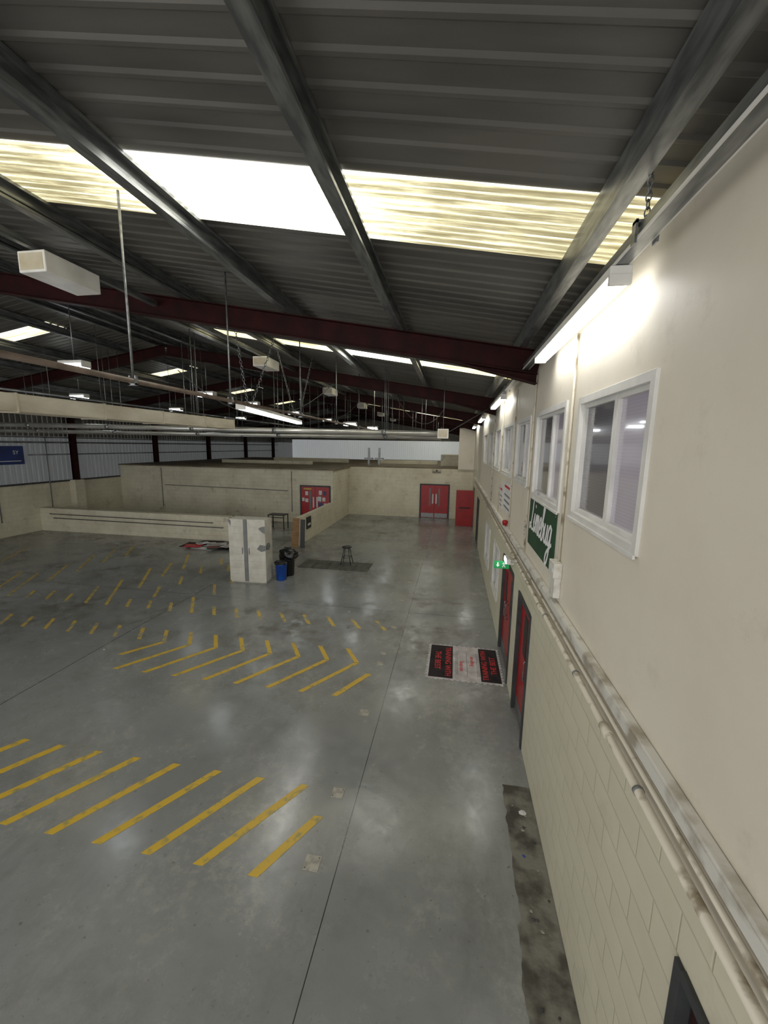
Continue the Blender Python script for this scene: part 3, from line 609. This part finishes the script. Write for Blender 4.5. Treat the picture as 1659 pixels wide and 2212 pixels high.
# ------------------------------------------------------------ floor stripes
def stripe(x0,y0,x1,y1,w=.115,m='yellow'):
    bm=bmesh.new(); c=((x0+x1)/2,(y0+y1)/2)
    p=[(x0-w/2,y0),(x0+w/2,y0),(x1+w/2,y1),(x1-w/2,y1)]
    a=[bm.verts.new((x-c[0],y-c[1],0)) for x,y in p]; b=[bm.verts.new((x-c[0],y-c[1],.003)) for x,y in p]
    bm.faces.new(a[::-1]); bm.faces.new(b)
    for i in range(4): bm.faces.new((a[i],a[(i+1)%4],b[(i+1)%4],b[i]))
    me=bpy.data.meshes.new('floor_stripe'); bm.to_mesh(me); bm.free()
    o=addobj('floor_stripe',me,M[m],(c[0],c[1],.0005)); top(o,'yellow painted diagonal hatch line on grey floor' if m=='yellow' else 'worn faded yellow diagonal hatch dash on grey floor','floor marking','yellow floor hatching')
stripe(-1.87,3.22,-1.42,4.0)
for k in range(1,10):
    xb=-1.87-.622*k
    if k<7: stripe(xb,3.22,xb+.75,4.40)
    elif k==7: stripe(xb+.15,3.45,xb+.75,4.4)
    else: stripe(xb+.2,3.5,xb+.75,4.4)
stripe(-1.93,6.31,-1.47,7.11)
for k in range(1,9):
    xb=-1.93-.637*k; 
    stripe(xb if k<8 else xb+.3,6.31 if k<8 else 6.8,-1.17-.632*k,7.45,.105)
for k in range(0,15):
    xt=-1.80-.632*k; stripe(xt,7.47,xt-.33,7.99,.10,'yellow' if k<6 else 'yellow2')
for k in range(0,19):
    x=-1.46-.645*k
    L={8:1.0,12:1.9,13:1.2,17:1.85,15:.6,18:1.8}.get(k,.5)
    stripe(x,9.0,x-.64*L,9.0+L,.10,'yellow2')
for s in[(-9.33,10.33,-10.40,12.11),(-9.42,11.44,-10.17,12.92),(-9.24,12.26,-10.32,14.08),(-12.56,10.27,-13.63,12.01),(-12.57,11.3,-13.7,13.1),(-12.59,12.37,-13.74,14.18),(-12.52,13.36,-13.43,14.82),(-8.35,9.76,-8.78,10.53),(-8.36,10.88,-8.77,11.58),(-6.79,10.28,-7.27,11.08),(-6.88,11.39,-7.33,12.16),(-8.4,12.0,-8.86,12.8),(-8.3,13.1,-8.7,13.8),(-7.6,12.4,-8.0,13.1),(-7.7,13.4,-8.1,14.1),(-16.2,10.5,-17.3,12.3),(-16.2,11.7,-17.3,13.5)]: stripe(*s,.10,'yellow2')
for x,y,s in[(-1.29,4.36,.15),(-1.31,3.46,.17),(-1.30,5.96,.16),(-1.32,7.54,.13),(-1.33,7.95,.12),(-1.30,9.24,.14),(-1.33,11.02,.14),(-1.28,12.62,.14),(-1.26,14.35,.14),(-1.38,17.27,.14),(-1.4,20.5,.14)]:
    o=box('floor_cover',x-s/2,x+s/2,y-s/2,y+s/2,0.0003,.006,M['plate'],.002); top(o,'small square metal floor cover plate','floor cover','floor cover plates')
    for a in(-1,1): par(lathe('screw',[(.007,0),(.007,.003)],M['dark'],(x+a*s*.36,y+a*s*.36,.006),8),o)
bm=bmesh.new(); n=160; vs=[]
for i in range(n+1):
    y=YN+(4.9-YN)*i/n; x=.80+.03*noise.noise(Vector((0,y*2.3,0)))+.03*noise.noise(Vector((3,y*9,0)))-(.04 if y<3.3 else 0)
    row=[]
    for j in range(9):
        xx=x+(1.148-x)*j/8; row.append(bm.verts.new((xx-1,y,.002+.008*(0 if j==0 else abs(noise.noise(Vector((xx*9,y*6,2))))))))
    vs.append(row)
for a,b in zip(vs,vs[1:]):
    for j in range(8): bm.faces.new((a[j],a[j+1],b[j+1],b[j]))
me=bpy.data.meshes.new('d'); bm.to_mesh(me); bm.free(); o=addobj('broken_floor_strip',me,M['debris'],(1,0,0)); top(o,'strip of broken dirty screed along the wall base','floor damage')
def scrap(x,y,s,m,lab):
    bm=bmesh.new(); k=7
    v=[bm.verts.new((s*(.6+.5*random.random())*math.cos(2*math.pi*i/k),s*(.5+.4*random.random())*math.sin(2*math.pi*i/k),.003+.008*random.random())) for i in range(k)]
    c=bm.verts.new((0,0,.01)); 
    for i in range(k): bm.faces.new((c,v[i],v[(i+1)%k]))
    me=bpy.data.meshes.new('litter'); bm.to_mesh(me); bm.free(); o=addobj('litter_scrap',me,m,(x,y,.004)); top(o,lab,'litter','litter')
scrap(1.0,4.5,.06,M['paper'],'crumpled white paper scrap on the floor'); scrap(.93,3.95,.025,M['blue'],'small blue scrap on the floor')
for i in range(22): scrap(.85+.25*random.random(),2+2.6*random.random(),.01+.02*random.random(),M[random.choice(['dark','dark','plate'])],'tiny debris scrap on broken screed')
for x,y in[(-2.6,9.9),(-1.0,15.0),(-.6,12.4),(-7.2,6.9)]: scrap(x,y,.03,M['paper'],'small paper scrap on the grey floor')
# ------------------------------------------------------------ mats
def jig(name,x0,x1,y0,y1,z0,z1,m,st=.06,dep=.03):
    pts=[]
    def edge(ax,ay,bx,by,nx,ny):
        L=math.hypot(bx-ax,by-ay); n=max(2,int(L/(2*st)))
        for i in range(n):
            for f,d in((0,0),(.5,0),(.42,dep),(1.08,dep)):
                t=(i+f)/n; t=min(t,1); pts.append((ax+(bx-ax)*t+nx*d,ay+(by-ay)*t+ny*d))
    edge(x0,y0,x1,y0,0,-1); edge(x1,y0,x1,y1,1,0); edge(x1,y1,x0,y1,0,1); edge(x0,y1,x0,y0,-1,0)
    c=((x0+x1)/2,(y0+y1)/2); bm=bmesh.new()
    a=[bm.verts.new((x-c[0],y-c[1],0)) for x,y in pts]; f=bm.faces.new(a); 
    r=bmesh.ops.extrude_face_region(bm,geom=[f]); bmesh.ops.translate(bm,vec=(0,0,z1-z0),verts=[v for v in r['geom'] if isinstance(v,bmesh.types.BMVert)])
    bmesh.ops.recalc_face_normals(bm,faces=bm.faces[:])
    me=bpy.data.meshes.new(name); bm.to_mesh(me); bm.free(); return addobj(name,me,m,(c[0],c[1],z0))
o=jig('printed_mat',-.36,1.08,7.22,8.56,0.001,.012,M['matlight'],.05,.025); top(o,'printed interlocking floor mat with red lettering by door','floor mat')
par(box('dark_panel',-.33,.14,7.25,8.53,.012,.014,M['matdark']),o,'dark panel with red lettering'); par(box('dark_panel',.68,1.06,7.25,8.53,.012,.014,M['matdark']),o,'dark panel with red lettering')
text('lettering','TRAINING WITH',.16,(.04,7.89,.0155),(0,-1,0),(1,0,0),M['textred'],o,0,.001,.95); text('lettering','THE BEST',.17,(-.17,7.9,.0155),(0,-1,0),(1,0,0),M['textred'],o,0,.001)
text('lettering','TRAINING WITH',.15,(.78,7.87,.0155),(0,1,0),(-1,0,0),M['textred'],o,0,.001,1.0); text('lettering','THE BEST',.16,(.95,7.87,.0155),(0,1,0),(-1,0,0),M['textred'],o,0,.001)
text('lettering','Snap-on',.12,(.32,7.75,.0135),(0,-1,0),(1,0,0),M['textred'],o,.2,.001); text('lettering','Snap-on',.12,(.52,7.95,.0135),(0,1,0),(-1,0,0),M['textred'],o,.2,.001)
for xx in(.20,.23,.42,.62,.65): par(box('faded_text_line',xx,xx+.01,7.4,8.3,.0125,.0132,M['tape']),o)
for i in range(5):
    for j in range(2):
        x=-5.45+.52*i; y=13.40+.52*j
        o=jig('mat_tile',x,x+.49,y,y+.49,.001,.013,M['matgrey'],.05,.012); top(o,'grey interlocking rubber mat tile under stool','mat tile','rubber mat tiles')
for i,(x,y,w,h,a,mm) in enumerate([(-10.9,15.5,1.2,.8,.1,'matdark'),(-10.2,15.2,1.1,.8,-.2,'paper'),(-9.8,15.9,1.2,.7,.3,'black'),(-10.5,15.85,1.0,.7,.15,'matdark'),(-9.4,15.3,.9,.7,-.1,'matdark'),(-10.0,15.55,.8,.5,.5,'matlight'),(-10.8,15.1,.7,.5,.25,'textred'),(-9.2,15.75,.6,.5,.2,'paper'),(-9.7,15.0,.7,.5,.6,'black'),(-10.6,15.45,.5,.35,.9,'paper'),(-9.25,15.2,.55,.4,1.2,'matlight')]):
    z=.002+.012*i
    o=box('loose_poster_board',x-w/2,x+w/2,y-h/2,y+h/2,z,z+.01,M[mm]); par(box('printed_stripe',x-w/2+.05,x+w/2-.25,y-.05,y+.04,z+.01,z+.0115,M[['textred','matdark','tape','textwhite'][i%4]]),o)
    o.rotation_euler=(0,0,a); top(o,'printed display board lying flat in a pile','board','pile of display boards')
# ------------------------------------------------------------ cabinet
e=empty('storage_cabinet',(-6.35,11.72,0)); top(e,'tall white two door storage cabinet with grey tape and peeling paint','cabinet')
x0,x1,y0,y1=-6.95,-5.74,11.46,12.0
par(boxes('body',[(x0,x1,y0+.02,y1,.05,2.06),(x0+.02,x1-.02,y0+.04,y1-.02,0,.05)],M['cab'],.004),e)
xm=x0+.56
for a,b in((x0,xm-.06),(xm+.06,x1)):
    d=box('door',a+.004,b-.004,y0,y0+.02,.06,2.05,M['cab'],.003); par(d,e)
    for k in range(1,9): par(box('seam',a+.01,b-.01,y0-.001,y0+.001,.06+.22*k,.063+.22*k,M['tape']),d)
    par(box('handle',(b-.06) if a==x0 else (a+.04),(b-.04) if a==x0 else (a+.06),y0-.025,y0,.95,1.15,M['galv'],.004),d)
par(box('tape_strip',xm-.055,xm+.055,y0-.004,y0+.02,.05,2.06,M['tape']),e,'grey vertical tape strip')
def blob(name,pts,m,p):
    bm=bmesh.new(); c=Vector(pts[0]); v=[bm.verts.new(Vector(q)-c) for q in pts]; bm.faces.new(v)
    me=bpy.data.meshes.new(name); bm.to_mesh(me); bm.free(); o=addobj(name,me,m,c); par(o,p)
blob('peeled_patch',[(x1+.003,y0+.0+.02+dy,z) for dy,z in((0,1.1),(.25,1.05),(.36,1.15),(.3,1.28),(.12,1.3),(0,1.22))],M['tape'],e)
blob('peeled_patch',[(x1-.28+dx,y0-.003,z) for dx,z in((0,1.12),(.14,1.04),(.28,1.08),(.28,1.24),(.1,1.27))],M['tape'],e)
blob('peeled_patch',[(x1-.22+dx,y0-.003,z) for dx,z in((0,1.78),(.12,1.66),(.22,1.62),(.22,1.86),(.1,1.84))],M['tape'],e)
blob('peeled_patch',[(x0+dx,y0-.003,z) for dx,z in((0.01,1.98),(.09,1.84),(.1,2.0),(.06,2.05),(0.01,2.05))],M['tape'],e)
for k in range(1,9): par(box('seam',x1-.001,x1+.001,y0+.03,y1-.01,.06+.22*k,.063+.22*k,M['tape']),e)
e.rotation_euler=(0,0,math.radians(3))
def lump(name,loc,s,m,seed,sub=4,amp=.18):
    bm=bmesh.new(); bmesh.ops.create_icosphere(bm,subdivisions=sub,radius=1)
    for v in bm.verts:
        n=noise.noise(v.co*2.2+Vector((seed,0,0)))+.5*noise.noise(v.co*5+Vector((seed,3,0)))
        v.co*=1+amp*n; v.co.z=max(v.co.z,-.8); v.co.x*=s[0]; v.co.y*=s[1]; v.co.z*=s[2]; v.co.z+=s[2]*.8
    for f in bm.faces: f.smooth=True
    me=bpy.data.meshes.new(name); bm.to_mesh(me); bm.free(); return addobj(name,me,m,loc)
bx,by=-5.45,12.0
e=empty('blue_bin',(bx,by,0)); top(e,'small blue plastic bin with black liner beside cabinet','bin')
par(lathe('bin_body',[(.15,0),(.16,.02),(.19,.5),(.2,.52),(.2,.55),(.19,.55)],M['blue'],(bx,by,0)),e)
par(lump('bin_liner',(bx,by,.5),(.21,.21,.09),M['bag'],1),e,'crumpled black liner')
bx,by=-5.42,12.50
e=empty('black_bin',(bx,by,0)); top(e,'black bin with overflowing black refuse bag','bin')
par(lathe('bin_body',[(.18,0),(.19,.02),(.22,.55),(.24,.57),(.24,.6)],M['black'],(bx,by,0)),e); par(lump('bin_bag',(bx,by,.52),(.3,.25,.24),M['bag'],4,4,.3),e,'crumpled black bag')
# stool
e=empty('workshop_stool',(-3.81,14.15,.013)); top(e,'low stool with dark seat and four splayed metal legs on mat','stool')
par(lathe('seat',[(.15,.62),(.18,.63),(.185,.65),(.17,.67),(.05,.675)],M['black'],(-3.81,14.15,.013)),e)
for i in range(4):
    a=math.pi/4+i*math.pi/2; ca,sa=math.cos(a),math.sin(a)
    par(tube('leg',[(-3.81+.11*ca,14.15+.11*sa,.635),(-3.81+.27*ca,14.15+.27*sa,.016)],.016,M['dark'],8),e)
rp=[(-3.81+.2*math.cos(math.pi/4+i*math.pi/2),14.15+.2*math.sin(math.pi/4+i*math.pi/2),.28) for i in range(4)]
for i in range(4): par(tube('stretcher',[rp[i],rp[(i+1)%4]],.01,M['dark'],8),e)
# table
e=empty('metal_table',(-9.0,19.6,0)); top(e,'small dark metal framed table with thin top','table')
par(box('table_top',-9.45,-8.55,19.3,19.9,.74,.78,M['dark'],.004),e)
for x in(-9.42,-8.58):
    for y in(19.33,19.87): par(box('leg',x-.02,x+.02,y-.02,y+.02,0,.74,M['black']),e)
par(box('rail',-9.4,-8.6,19.31,19.34,.62,.66,M['black']),e)
def lean(x,y,w,h,t,m,lab,a,rz):
    o=box('leaning_board',x-w/2,x+w/2,y-t/2,y+t/2,0.0,h,m,.003,origin=(x,y,0)); o.rotation_euler=(-a,0,rz); top(o,lab,'board','leaning boards'); return o
lean(-6.62,16.0,.30,1.28,.03,M['wood'],'brown plywood board leaning on the end of low wall',.16,0)
lean(-6.32,16.1,.2,1.22,.03,M['dark'],'narrow dark board leaning beside the low wall',.1,0)
# ------------------------------------------------------------ light & camera
W=bpy.data.worlds.new('w'); S.world=W; W.use_nodes=True
W.node_tree.nodes['Background'].inputs[0].default_value=(1,.985,.96,1); W.node_tree.nodes['Background'].inputs[1].default_value=1.0
def camera():
    f,yaw,pit,rol=871.6,.1701,.1629,.0158
    cy,sy=math.cos(yaw),math.sin(yaw)
    fwd=Vector((-sy*math.cos(pit),cy*math.cos(pit),-math.sin(pit))); r=Vector((cy,sy,0)); u=r.cross(fwd)
    r2=r*math.cos(rol)+u*math.sin(rol); u2=-r*math.sin(rol)+u*math.cos(rol)
    m=Matrix((r2,u2,-fwd)).transposed().to_4x4(); m.translation=(0,0,4.4)
    c=bpy.data.cameras.new('camera'); c.sensor_width=36; c.lens=36*f/2212; c.clip_start=.05; c.clip_end=200
    o=bpy.data.objects.new('camera',c); COL.objects.link(o); o.matrix_world=m; S.camera=o
camera()
S.view_settings.view_transform='Standard'; S.view_settings.exposure=.97; S.view_settings.look='None'
